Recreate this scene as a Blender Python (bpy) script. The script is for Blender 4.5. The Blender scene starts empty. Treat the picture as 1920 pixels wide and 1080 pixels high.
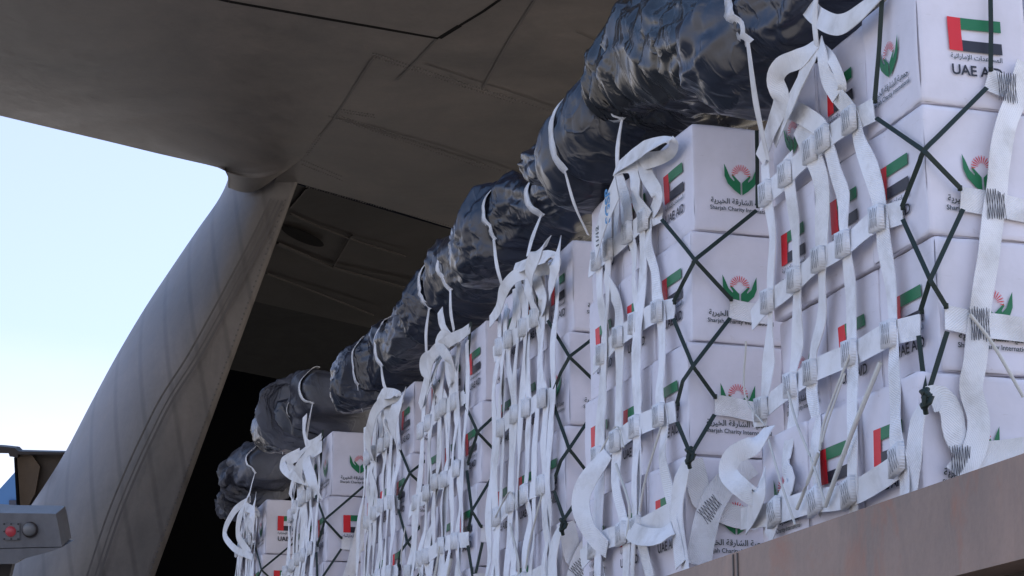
import bpy, bmesh, math, random, unicodedata
from mathutils import Vector as V, Matrix, noise
from mathutils.geometry import tessellate_polygon
random.seed(7)
SC = bpy.context.scene
COL = SC.collection
# ------------------------------------------------------------------ camera
FPX = 3800.0
PITCH = math.atan(1060/FPX)
AZ = math.atan(1228/math.hypot(FPX, 1060))
CAM = V((0, 0, 1.6))
FW = V((0, math.cos(PITCH), math.sin(PITCH)))
UP = V((0, -math.sin(PITCH), math.cos(PITCH)))
RT = V((1, 0, 0))
ROW = V((-math.sin(AZ), math.cos(AZ), 0))     # direction the row of pallets runs (away from us)
LAT = V((math.cos(AZ), math.sin(AZ), 0))      # across the row, into the stacks
ZU = V((0, 0, 1))
cd = bpy.data.cameras.new('camera')
co = bpy.data.objects.new('camera', cd); COL.objects.link(co)
co.location = CAM
co.rotation_euler = (math.pi/2 + PITCH, 0, 0)
cd.sensor_width = 36; cd.lens = 36*FPX/1920
cd.clip_end = 5000; cd.clip_start = 0.05
SC.camera = co

def ray(x, y): return FW*FPX + RT*(x-960) - UP*(y-540)
def hitz(x, y, z):
    r = ray(x, y); return CAM + r*((z-CAM.z)/r.z)
def at(x, y, depth): return CAM + ray(x, y)*(depth/FPX)

# ------------------------------------------------------------------ helpers
def mesh_obj(name, verts, faces, mats, parent=None, fm=None, smooth=False, uvs=None):
    me = bpy.data.meshes.new(name)
    me.from_pydata([tuple(p) for p in verts], [], faces)
    for m in (mats if isinstance(mats, (list, tuple)) else [mats]): me.materials.append(m)
    if fm:
        for p, i in zip(me.polygons, fm): p.material_index = i
    if smooth:
        for p in me.polygons: p.use_smooth = True
    if uvs:
        l = me.uv_layers.new(name='UVMap')
        for p in me.polygons:
            for li in p.loop_indices:
                l.data[li].uv = uvs[me.loops[li].vertex_index]
    me.update()
    o = bpy.data.objects.new(name, me); COL.objects.link(o)
    if parent: o.parent = parent
    return o
def tag(o, label, cat, group=None, kind=None):
    if label: o['label'] = label
    if cat: o['category'] = cat
    if group: o['group'] = group
    if kind: o['kind'] = kind
    return o
def empty(name, loc, label, cat, group=None, rotz=0):
    o = bpy.data.objects.new(name, None); COL.objects.link(o)
    o.location = loc; o.rotation_euler = (0, 0, rotz)
    return tag(o, label, cat, group)
class MB:
    def __init__(s): s.v = []; s.f = []; s.m = []; s.uv = []
    def add(s, vs, fs, mi=0, uv=None):
        b = len(s.v); s.v += [V(p) for p in vs]
        s.uv += (uv if uv else [(0, 0)]*len(vs))
        for f in fs: s.f.append([b+i for i in f]); s.m.append(mi)
    def box(s, c, ex, ey, ez, mi=0):       # centre, half-axes vectors
        c = V(c); ex = V(ex); ey = V(ey); ez = V(ez)
        vs = [c+ex*a+ey*b+ez*d for d in (-1, 1) for b in (-1, 1) for a in (-1, 1)]
        s.add(vs, [(0,2,3,1),(4,5,7,6),(0,1,5,4),(2,6,7,3),(0,4,6,2),(1,3,7,5)], mi)
    def prism(s, pts, d, mi=0):            # polygon extruded by vector d
        n = len(pts); d = V(d); vs = [V(p) for p in pts] + [V(p)+d for p in pts]
        tri = tessellate_polygon([[V(p) for p in pts]])
        fs = [tuple(t) for t in tri] + [tuple(n+i for i in reversed(t)) for t in tri]
        fs += [(i, (i+1) % n, n+(i+1) % n, n+i) for i in range(n)]
        s.add(vs, fs, mi)
    def cyl(s, c, ax, r, h, n=24, mi=0, r2=None):
        ax = V(ax).normalized(); a = ax.orthogonal().normalized(); b = ax.cross(a); r2 = r if r2 is None else r2
        c = V(c); vs = []
        for k, rr in ((0, r), (h, r2)):
            for i in range(n):
                t = 2*math.pi*i/n; vs.append(c+ax*k+a*math.cos(t)*rr+b*math.sin(t)*rr)
        s.add(vs, [(i, (i+1) % n, n+(i+1) % n, n+i) for i in range(n)]+[tuple(range(n))[::-1], tuple(range(n, 2*n))], mi)
    def build(s, name, mats, parent=None, smooth=False):
        return mesh_obj(name, s.v, s.f, mats, parent, s.m, smooth, s.uv)
def crom(pts, step=0.025):
    """smooth resampling of a list of (Vector, extra...) tuples"""
    P = [p[0] for p in pts]; X = [p[1:] for p in pts]
    if len(P) < 2: return pts
    P = [P[0]*2-P[1]] + P + [P[-1]*2-P[-2]]; X = [X[0]] + X + [X[-1]]
    out = []
    for i in range(1, len(P)-2):
        a, b, c, d = P[i-1:i+3]; n = max(2, int((c-b).length/step))
        for k in range(n):
            t = k/n
            q = 0.5*((2*b)+(c-a)*t+(2*a-5*b+4*c-d)*t*t+(-a+3*b-3*c+d)*t**3)
            out.append((q,)+tuple(x0+(x1-x0)*t for x0, x1 in zip(X[i], X[i+1])))
    out.append((P[-2],)+tuple(X[-2]))
    return out

# ------------------------------------------------------------------ materials
def mat(name, base=(.5,.5,.5), rough=.6, spec=.5, metal=0, emis=None):
    m = bpy.data.materials.new(name); m.use_nodes = True
    b = m.node_tree.nodes['Principled BSDF']
    b.inputs['Base Color'].default_value = (*base, 1)
    b.inputs['Roughness'].default_value = rough
    b.inputs['Specular IOR Level'].default_value = spec
    b.inputs['Metallic'].default_value = metal
    if emis:
        b.inputs['Emission Color'].default_value = (*emis[0], 1); b.inputs['Emission Strength'].default_value = emis[1]
    return m
class NT:
    def __init__(s, m): s.t = m.node_tree; s.n = s.t.nodes; s.l = s.t.links; s.b = s.n.get('Principled BSDF')
    def new(s, ty, **kw):
        n = s.n.new(ty)
        for k, v in kw.items():
            if k.startswith('i_'):
                n.inputs[k[2:].replace('_', ' ')].default_value = v
            else: setattr(n, k, v)
        return n
    def link(s, a, b): s.l.new(a, b)
    def coord(s, kind='Object', scale=(1,1,1), rot=(0,0,0)):
        c = s.new('ShaderNodeTexCoord'); m = s.new('ShaderNodeMapping')
        m.inputs['Scale'].default_value = scale; m.inputs['Rotation'].default_value = rot
        s.link(c.outputs[kind], m.inputs['Vector']); return m.outputs[0]
    def noise(s, vec, scale, detail=4, rough=.55, dist=0):
        n = s.new('ShaderNodeTexNoise'); n.inputs['Scale'].default_value = scale
        n.inputs['Detail'].default_value = detail; n.inputs['Roughness'].default_value = rough
        n.inputs['Distortion'].default_value = dist
        s.link(vec, n.inputs['Vector']); return n.outputs['Fac']
    def ramp(s, fac, stops):
        r = s.new('ShaderNodeValToRGB'); e = r.color_ramp.elements
        while len(e) < len(stops): e.new(.5)
        for el, (p, c) in zip(e, stops): el.position = p; el.color = (*c, 1)
        s.link(fac, r.inputs[0]); return r.outputs[0]
    def mix(s, fac, a, b, mode='MIX'):
        m = s.new('ShaderNodeMix', data_type='RGBA', blend_type=mode)
        for sock, val in ((m.inputs['Factor'], fac), (m.inputs[6], a), (m.inputs[7], b)):
            if hasattr(val, 'is_linked') or hasattr(val, 'links'): s.link(val, sock)
            elif isinstance(val, tuple): sock.default_value = (*val, 1)
            else: sock.default_value = val
        return m.outputs[2]
    def bump(s, h, strength, dist):
        b = s.new('ShaderNodeBump'); b.inputs['Strength'].default_value = strength; b.inputs['Distance'].default_value = dist
        s.link(h, b.inputs['Height']); return b
M = {}
def carton(name, c):
    m = mat(name, c, .55, .35); t = NT(m)
    v = t.coord()
    n1 = t.noise(v, 5, 5); n2 = t.noise(t.coord(scale=(1, 1, .25)), 60, 3)
    col = t.ramp(n1, [(.3, (c[0]*.9, c[1]*.9, c[2]*.89)), (.55, c), (.8, (c[0]*1.03, c[1]*1.03, c[2]*1.03))])
    oi = t.new('ShaderNodeObjectInfo')
    tint = t.ramp(oi.outputs['Random'], [(0, (.93,.92,.92)), (1, (1, 1, 1))])
    # faint scuffs
    sc = t.noise(t.coord(scale=(1, 1, 3)), 9, 8, .7, 1.2)
    scr = t.ramp(sc, [(.62, (1, 1, 1)), (.72, (.86, .84, .82))])
    t.link(t.mix(1.0, t.mix(1.0, col, tint, 'MULTIPLY'), scr, 'MULTIPLY'), t.b.inputs['Base Color'])
    b1 = t.bump(n1, .35, .012); b2 = t.bump(n2, .15, .001); t.link(b1.outputs[0], b2.inputs['Normal'])
    t.link(b2.outputs[0], t.b.inputs['Normal'])
    return m
M['carton'] = carton('white_carton', (.765, .735, .79))
M['tape'] = mat('clear_tape', (.74, .72, .70), .25, .5)
M['red'] = mat('print_red', (.68, .012, .02), .5)
M['green'] = mat('print_green', (.005, .16, .055), .5)
M['black'] = mat('print_black', (.02, .02, .03), .5)
M['ink'] = mat('print_ink', (.03, .045, .04), .5)
M['blueink'] = mat('print_blue', (.03, .22, .45), .5)
def paint(name, c, rough, warm=(1,1,1), sc=1.0, stain=.35):
    m = mat(name, c, rough, .5); t = NT(m)
    v = t.coord()
    n1 = t.noise(v, .55*sc, 6, .6, .4); n2 = t.noise(t.coord(scale=(1, 1, .3)), 4*sc, 8, .65, .8); n3 = t.noise(v, 22*sc, 6, .7)
    lo = tuple(x*(1-stain) for x in c); hi = tuple(min(1, x*w*(1+stain)) for x, w in zip(c, warm))
    c1 = t.ramp(n1, [(.3, lo), (.7, hi)])
    c2 = t.ramp(n2, [(.35, (.8,.8,.8)), (.6, (1, 1, 1)), (.78, (1.18, 1.12, 1.05))])
    c3 = t.ramp(n3, [(.3, (.9,.9,.9)), (.6, (1, 1, 1))])
    t.link(t.mix(1.0, t.mix(1.0, c1, c2, 'MULTIPLY'), c3, 'MULTIPLY'), t.b.inputs['Base Color'])
    rr = t.new('ShaderNodeMapRange'); rr.inputs['To Min'].default_value = rough-.1; rr.inputs['To Max'].default_value = rough+.15
    t.link(n2, rr.inputs['Value']); t.link(rr.outputs[0], t.b.inputs['Roughness'])
    b1 = t.bump(n1, .25, .05); b2 = t.bump(n3, .12, .004); t.link(b1.outputs[0], b2.inputs['Normal'])
    t.link(b2.outputs[0], t.b.inputs['Normal'])
    return m
M['skin'] = paint('aircraft_grey_paint', (.112, .102, .095), .5, (1.08, 1.0, .93))
M['pillar'] = paint('aircraft_side_paint', (.140, .124, .112), .42, (1.05, 1.0, .96))
m = M['pillar']; t = NT(m); src = t.b.inputs['Base Color'].links[0].from_socket
wv = t.new('ShaderNodeTexWave', wave_type='BANDS', bands_direction='X'); wv.inputs['Scale'].default_value = 1.1
wv.inputs['Distortion'].default_value = 5.0; wv.inputs['Detail'].default_value = 1.0; wv.inputs['Detail Scale'].default_value = .25
t.link(t.coord(scale=(1.0, .3, .45), rot=(0, .38, 0)), wv.inputs['Vector'])
ln = t.ramp(wv.outputs['Fac'], [(0, (1, 1, 1)), (.90, (1, 1, 1)), (.985, (.78, .77, .77)), (1, (.73, .73, .73))])
t.link(t.mix(1.0, src, ln, 'MULTIPLY'), t.b.inputs['Base Color'])
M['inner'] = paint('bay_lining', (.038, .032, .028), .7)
M['inner_shade'] = paint('bay_lining_shade', (.009, .008, .008), .8)  # darker copy of the bay lining; the fade into shade is in its colour
M['void'] = mat('bay_unlit_black', (.006, .006, .007), .9, .1)  # darkness of the unlit bay put into the base colour
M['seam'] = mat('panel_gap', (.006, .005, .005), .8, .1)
M['seamlight'] = mat('panel_seam', (.094, .085, .078), .6, .3)
M['rib'] = mat('bay_rib_paint', (.050, .042, .037), .6, .3)
M['beam'] = None
m = paint('loader_rail_paint', (.235, .172, .140), .5, (1.08, .98, .92), 2.2, .28); M['beam'] = m
t = NT(m)
src = t.b.inputs['Base Color'].links[0].from_socket
rs = t.noise(t.coord(scale=(1, 1, .8)), 2.3, 9, .65, .5)
mask = t.new('ShaderNodeMapRange'); mask.inputs['From Min'].default_value = .56; mask.inputs['From Max'].default_value = .72
t.link(rs, mask.inputs['Value'])
t.link(t.mix(mask.outputs[0], src, (.30, .11, .055)), t.b.inputs['Base Color'])
M['darksteel'] = mat('dark_steel', (.04, .03, .026), .6)
M['alu'] = mat('dull_aluminium', (.45, .45, .46), .45, .5, .7)
M['housing'] = paint('housing_grey_paint', (.17, .165, .17), .5)
M['lens'] = mat('frosted_lens', (.17, .165, .16), .4)
M['lamp_red'] = mat('red_lamp_glass', (.26, .03, .045), .3, .5, 0, ((1, .12, .14), .02))
M['screw'] = mat('screw_heads', (.02, .02, .02), .5)
M['panelbrown'] = paint('open_door_paint', (.10, .075, .055), .6)
def webbing():
    m = mat('white_webbing', (.86, .86, .88), .7, .25); t = NT(m)
    uv = t.coord('UV', (1, 1, 1))
    w1 = t.new('ShaderNodeTexWave', wave_type='BANDS', bands_direction='DIAGONAL'); w1.inputs['Scale'].default_value = 60
    w1.inputs['Distortion'].default_value = .8
    t.link(uv, w1.inputs['Vector'])
    n = t.noise(t.coord(), 7, 6, .65)
    n2 = t.noise(t.coord(), 1.7, 4, .6)
    c = t.ramp(n, [(.3, (.68, .67, .67)), (.5, (.86, .86, .88)), (.8, (.90, .90, .92))])
    c2 = t.ramp(n2, [(.38, (.86, .84, .80)), (.55, (1, 1, 1))])
    t.link(t.mix(1.0, c, c2, 'MULTIPLY'), t.b.inputs['Base Color'])
    b1 = t.bump(w1.outputs['Fac'], .5, .002); b2 = t.bump(n, .4, .01); t.link(b1.outputs[0], b2.inputs['Normal'])
    t.link(b2.outputs[0], t.b.inputs['Normal'])
    return m
M['web'] = webbing()
M['cord'] = mat('dark_green_cord', (.016, .028, .022), .6, .4)
M['thread'] = mat('black_thread', (.07, .07, .08), .7)
M['rope'] = mat('off_white_rope', (.62, .60, .55), .7, .3)
def plastic(name, c, rough, coat):
    m = mat(name, c, rough, .6); t = NT(m)
    v = t.coord(scale=(.8, 2.2, .8))
    n1 = t.noise(v, 3.6, 4, .5, .5); n2 = t.noise(t.coord(scale=(.6, 1.8, .5)), 24, 4, .6, 2.0)
    rg = t.ramp(n1, [(.35, (0,0,0)), (.46, (.35,.35,.35)), (.5, (1,1,1)), (.54, (.35,.35,.35)), (.65, (0,0,0))])
    b1 = t.bump(rg, .32, .012); b2 = t.bump(n2, .06, .003); t.link(b1.outputs[0], b2.inputs['Normal'])
    t.link(b2.outputs[0], t.b.inputs['Normal'])
    n3 = t.noise(t.coord(), 3.0, 5, .6)
    cc = t.ramp(n3, [(.35, tuple(x*.7 for x in c)), (.65, tuple(x*1.5 for x in c))])
    t.link(cc, t.b.inputs['Base Color'])
    t.b.inputs['Coat Weight'].default_value = coat; t.b.inputs['Coat Roughness'].default_value = .22
    t.link(b2.outputs[0], t.b.inputs['Coat Normal'])
    return m
M['plastic'] = plastic('black_plastic_sheet', (.013, .0155, .026), .33, .45)
M['plastic2'] = plastic('glossy_black_plastic', (.011, .0095, .009), .27, .6)
M['plastic3'] = plastic('dusty_plastic_sheet', (.050, .052, .066), .5, .15)
m = mat('concrete_apron', (.3, .28, .25), .85, .2); t = NT(m)
v = t.coord()
t.link(t.ramp(t.noise(v, .25, 8, .6), [(.3, (.25, .23, .20)), (.7, (.34, .31, .275))]), t.b.inputs['Base Color'])
M['ground'] = m
M['fin'] = mat('blue_fin_paint', (.03, .12, .30), .4)
M['finmark'] = mat('dark_fin_mark', (.02, .03, .06), .5)

# ------------------------------------------------------------------ ribbons
def ribbon(mb, pts, width, N=V((-1,0,0)), thick=.0035, wob=.006, twist=0, seed=None, mi=0, jit=.05, curl=.004, step=.025):
    """pts: list of (Vector, twistangle, widthfactor) in net-local space"""
    pts = [(p if isinstance(p, tuple) else (p, 0.0, 1.0)) for p in pts]
    pts = [(p[0], p[1] if len(p) > 1 else 0.0, p[2] if len(p) > 2 else 1.0) for p in pts]
    q = crom(pts, step); sd = random.random()*90 if seed is None else seed
    n = len(q); vs = []; uv = []; L = 0; NC = 5
    for i, (p, tw, wf) in enumerate(q):
        T = (q[min(i+1, n-1)][0]-q[max(i-1, 0)][0])
        if T.length < 1e-6: T = V((0, 0, 1))
        T.normalize()
        S = T.cross(N)
        if S.length < .15: S = S + V((0, .3, 0))
        S.normalize(); Nn = S.cross(T).normalized()
        if Nn.dot(N) < 0: Nn = -Nn
        a = tw + twist*noise.noise(V((L*2.2, sd, 0)))
        S2 = S*math.cos(a) + Nn*math.sin(a); N2 = -S*math.sin(a) + Nn*math.cos(a)
        w = width*.5*wf*(1+jit*noise.noise(V((L*5, sd+5, 0))))
        off = wob*noise.noise(V((L*3.5, sd+9, 0)))
        side = wob*1.2*noise.noise(V((L*1.8, sd+19, 0)))
        for f in (0, 1):
            for k in range(NC):
                x = -1+2*k/(NC-1)
                c = curl*noise.noise(V((L*6, x*.8+sd, 3)))
                vs.append(p + S2*(x*w+side) + N2*(off+c+(thick if f == 0 else 0)))
                uv.append((L, x*w))
        L += (q[min(i+1, n-1)][0]-p).length
    fs = []
    R = 2*NC
    for i in range(n-1):
        a = i*R; b = a+R
        for k in range(NC-1):
            fs.append((a+k, a+k+1, b+k+1, b+k))
            fs.append((a+NC+k+1, a+NC+k, b+NC+k, b+NC+k+1))
    mb.add(vs, fs, mi, uv)
    for j0, j1 in ((NC, 0), (NC-1, 2*NC-1)):     # selvedges, own vertices so that they stay crisp
        ev = []; eu = []
        for i in range(n): ev += [vs[i*R+j0], vs[i*R+j1]]; eu += [uv[i*R+j0], uv[i*R+j1]]
        mb.add(ev, [(2*i, 2*i+1, 2*i+3, 2*i+2) for i in range(n-1)], mi, eu)
def tube(mb, pts, r, n=6, mi=0, step=.03):
    q = crom([(p,) if not isinstance(p, tuple) else p for p in pts], step); vs = []
    for i in range(len(q)):
        T = (q[min(i+1, len(q)-1)][0]-q[max(i-1, 0)][0]).normalized()
        a = T.orthogonal().normalized(); b = T.cross(a)
        for k in range(n):
            t_ = 2*math.pi*k/n; vs.append(q[i][0]+a*math.cos(t_)*r+b*math.sin(t_)*r)
    fs = [(i*n+k, i*n+(k+1) % n, (i+1)*n+(k+1) % n, (i+1)*n+k) for i in range(len(q)-1) for k in range(n)]
    mb.add(vs, fs, mi)

# ------------------------------------------------------------------ lettering and prints
FORMS = {}
for c in range(0xFE80, 0xFEFD):
    d = unicodedata.decomposition(chr(c)).split()
    if len(d) >= 2: FORMS[(d[0][1:-1], ''.join(chr(int(k, 16)) for k in d[1:]))] = chr(c)
def shape_ar(w):
    w = w.replace('\u0644\u0625', '\u0001').replace('\u0644\u0627', '\u0002')
    mp = {'\u0001': '\u0644\u0625', '\u0002': '\u0644\u0627'}; out = []; prev = False
    for i, ch in enumerate(w):
        k = mp.get(ch, ch)
        if k == ' ': out.append(' '); prev = False; continue
        nx = i+1 < len(w) and w[i+1] != ' '; can = ('initial', k) in FORMS
        if prev and nx and can and ('medial', k) in FORMS: g = FORMS[('medial', k)]
        elif prev and ('final', k) in FORMS: g = FORMS[('final', k)]
        elif nx and can: g = FORMS[('initial', k)]
        else: g = FORMS.get(('isolated', k), k)
        out.append(g); prev = can
    return ''.join(reversed(out))
def text_geo(s, width, bold=0.0, height=None):
    """flat lettering, centred on x, baseline y=0, scaled to width"""
    c = bpy.data.curves.new('lettering', 'FONT'); c.body = s; c.size = 1; c.offset = bold; c.resolution_u = 3
    o = bpy.data.objects.new('lettering', c); COL.objects.link(o)
    dg = bpy.context.evaluated_depsgraph_get(); dg.update()
    me = bpy.data.meshes.new_from_object(o.evaluated_get(dg))
    vs = [v.co.copy() for v in me.vertices]; fs = [tuple(p.vertices) for p in me.polygons]
    bpy.data.objects.remove(o); bpy.data.curves.remove(c); bpy.data.meshes.remove(me)
    x0 = min(v.x for v in vs); x1 = max(v.x for v in vs); k = width/(x1-x0); ky = k if height is None else height
    return [((v.x-(x0+x1)/2)*k, v.y*ky) for v in vs], fs
T_AID = text_geo('UAE AID', .196, .022)
T_AID_AR = text_geo(shape_ar('المساعدات الإماراتية'), .200, .012)
T_SH_AR = text_geo(shape_ar('جمعية الشارقة الخيرية'), .275, .018)
T_SH = text_geo('Sharjah Charity International', .285, .012)
BH = .468; BL = .415; BW = .43     # carton height, length along the row, width across
def hand_poly(sx):
    p = [(-.5,.88),(-.49,.52),(-.40,.31),(-.2,.12),(-.025,0),(-.025,.36),(-.14,.47),(-.27,.60),(-.28,.54),(-.20,.42),(-.215,.385),(-.33,.50),(-.42,.72)]
    return [(x*sx, y) for x, y in p]
def emblem():
    out = []; c = .15
    for sx in (1, -1): out.append(([(x*c, y*c) for x, y in hand_poly(sx)], 'green'))
    n = 13
    for i in range(n):
        a = math.radians(-8+196*i/(n-1)); cx, cy = 0, .60*c
        r0, r1 = .10*c, .25*c
        if i in (0, n-1): r0 = .17*c
        w0, w1 = .005, .015
        def pt(r, w): return (cx+math.cos(a)*r-math.sin(a)*w*c, cy+math.sin(a)*r+math.cos(a)*w*c)
        out.append(([pt(r0, -w0), pt(r1, -w1), pt(r1, w1), pt(r0, w0)], 'red'))
        out.append(([pt(r1+.012*c, -w1*1.1), pt(r1+.028*c, -w1*1.2), pt(r1+.028*c, w1*1.2), pt(r1+.012*c, w1*1.1)], 'red'))
    return out
EMB = emblem()
MI = {'carton': 0, 'red': 1, 'green': 2, 'black': 3, 'ink': 4}
BM = [M['carton'], M['red'], M['green'], M['black'], M['ink'], M['tape']]
_DV = 0
def disp(n, co):
    """gentle out-of-flatness of a carton face along its normal"""
    sd = _DV*13.7
    a = noise.noise(V((co[0]*4.2+sd, co[1]*4.2, co[2]*4.2+sd)))*.0075 + noise.noise(V((co[0]*11+sd, co[1]*11, co[2]*11)))*.0018
    return V(n)*(a-.001)
def put_print(mb, kind, face, w, rnd):
    ox = rnd.uniform(-.008, .008); oy = rnd.uniform(-.007, .007); ro = rnd.uniform(-.012, .012)
    nrm = (-1, 0, 0) if face == 'L' else (0, -1, 0)
    def mp(p, q, e=.0022):
        x, y = p-w/2, q-.25; p, q = x-ro*y+w/2+ox, y+ro*x+.25+oy
        c = V((0, w-p, q)) if face == 'L' else V((p, 0, q))
        return c + disp(nrm, c) + V(nrm)*e
    cx = w/2
    def quad(x0, y0, x1, y1, m):
        nx = max(1, round((x1-x0)/.03)); ny = max(1, round((y1-y0)/.03))
        vs = [mp(x0+(x1-x0)*i/nx, y0+(y1-y0)*j/ny) for j in range(ny+1) for i in range(nx+1)]
        mb.add(vs, [(j*(nx+1)+i, j*(nx+1)+i+1, (j+1)*(nx+1)+i+1, (j+1)*(nx+1)+i) for j in range(ny) for i in range(nx)], MI[m])
    def poly(pts, m):
        P = [V((x, y, 0)) for x, y in pts]; tri = tessellate_polygon([P]); fs = []
        for t3 in tri:
            a, b, c = (pts[i] for i in t3)
            ar = (b[0]-a[0])*(c[1]-a[1])-(b[1]-a[1])*(c[0]-a[0])
            fs.append(tuple(t3) if ar > 0 else tuple(reversed(t3)))
        mb.add([mp(x, y) for x, y in pts], fs, MI[m])
    def text(T, x, y, m, e=.0022):
        mb.add([mp(x+a, y+b, e) for a, b in T[0]], T[1], MI[m])
    if kind == 'flag':
        fw, fh, y0 = .205, .125, .200; x0 = cx-fw/2; r = fw*.255
        quad(x0, y0, x0+r, y0+fh, 'red')
        quad(x0+r, y0+fh*.66, x0+fw, y0+fh, 'green')
        quad(x0+r, y0, x0+fw, y0+fh*.33, 'black')
        text(T_AID_AR, cx, .171, 'ink'); text(T_AID, cx, .112, 'black')
    elif kind == 'emblem':
        for pts, m in EMB: poly([(x+cx, y+.160) for x, y in pts], m)
        text(T_SH_AR, cx, .118, 'ink'); text(T_SH, cx, .088, 'ink')
_bm_cache = {}
def box_mesh(kl, kr, var):
    global _DV
    key = (kl, kr, var)
    if key in _bm_cache: return _bm_cache[key]
    _DV = len(_bm_cache)+1
    rnd = random.Random(_DV*31+5)
    g = .004; n = 14
    lo = V((g, g, .001)); hi = V((BW-g, BL-g, BH-.003)); mb = MB()
    def face(nr, o, a, b):
        vs = []
        for j in range(n+1):
            for i in range(n+1):
                u_, v_ = i/n, j/n
                # rows near the border sit close to it so that the edges read as folded board
                u_ = .5-.5*math.cos(math.pi*u_)*(1 if 0 < i < n else 1); v_ = .5-.5*math.cos(math.pi*v_)
                c = o+a*u_+b*v_
                dE = sum((disp(m_, c) for m_ in NS6), V((0, 0, 0)))*0
                p = c+disp(nr, c)
                eu = min(u_, 1-u_)*a.length; ev = min(v_, 1-v_)*b.length
                k = max(0, 1-eu/.012); k2 = max(0, 1-ev/.012)
                crush = .0022*(k*k+k2*k2)+.004*k*k2
                p = p-V(nr)*crush
                # at the border the face bends back and meets its neighbour
                if i in (0, n): p = p+a.normalized()*(.003 if i == 0 else -.003)*(1.2+noise.noise(c*14+V((_DV, 0, 0))))
                if j in (0, n): p = p+b.normalized()*(.003 if j == 0 else -.003)*(1.2+noise.noise(c*14+V((0, _DV, 0))))
                vs.append(p)
        mb.add(vs, [(j*(n+1)+i, j*(n+1)+i+1, (j+1)*(n+1)+i+1, (j+1)*(n+1)+i) for j in range(n) for i in range(n)], 0)
    X = V((hi.x-lo.x, 0, 0)); Y = V((0, hi.y-lo.y, 0)); Z = V((0, 0, hi.z-lo.z))
    NS6 = []
    face((-1, 0, 0), lo+Y, -Y, Z); face((0, -1, 0), lo.copy(), X, Z); face((1, 0, 0), lo+X, Y, Z); face((0, 1, 0), lo+X+Y, -X, Z)
    face((0, 0, 1), lo+Z, X, Y); face((0, 0, -1), lo+Y, X, -Y)
    # an inner core closes the hairline gaps at the folded edges
    c_ = (lo+hi)/2; mb.box(c_, X*.485, Y*.485, Z*.485, 0)
    put_print(mb, kl, 'L', BL, rnd); put_print(mb, kr, 'R', BW, rnd)
    me = bpy.data.meshes.new('carton')
    me.from_pydata([tuple(p) for p in mb.v], [], mb.f)
    for m_ in BM: me.materials.append(m_)
    for p, i in zip(me.polygons, mb.m): p.material_index = i; p.use_smooth = True
    me.update(); _bm_cache[key] = me
    return me

# ------------------------------------------------------------------ the stacks
HTOP = 1.6+6.5*.45
class Frame: pass
FR = []
CORN = [(1727,190,1),(1298,228,0),(1074,447,0),(911,598,0),(777,713,0),(624,807,0),(500,935,0)]
SH = [[0, 0, .018, -.075, -.075]] + [[-.004, -.026, -.05, -.072, -.075]]*6
LEN = [3*BL]*7
SLAB = ['nearest stack', 'second stack from right', 'third stack from right', 'middle stack of seven', 'fifth stack from right', 'sixth stack from right', 'farthest stack']
for i, (x, y, k) in enumerate(CORN):
    f = Frame(); z = HTOP-k*BH; O = hitz(x, y, z) + ZU*(k*BH)
    f.O = O; f.i = i; f.sh = SH[i]
    FR.append(f)
def rface(f, z):
    """lateral position of the left carton face at height z (z <= 0, from the stack top)"""
    t_ = max(0, min(3.999, -z/BH-.5)); k = int(t_); return f.sh[k]+(f.sh[k+1]-f.sh[k])*(t_-k)
def W(f, r, s, z): return f.O + LAT*r + ROW*s + ZU*z
def loc(f, P):
    d = P-f.O; return V((d.dot(LAT), d.dot(ROW), d.z))
def onL(f, x, y, off=0.0, rel=True):
    """local point where the sight line meets the (offset) left face"""
    d = ray(x, y); z = -.5; r = 0
    for _ in range(5):
        r = (rface(f, z) if rel else 0) - off
        k = (r - (CAM-f.O).dot(LAT))/d.dot(LAT); P = CAM+d*k; z = min(.3, (P-f.O).z)
    return loc(f, P)
def onR(f, x, y, off=0.0):
    d = ray(x, y); k = (-off-(CAM-f.O).dot(ROW))/d.dot(ROW); return loc(f, CAM+d*k)

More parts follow.
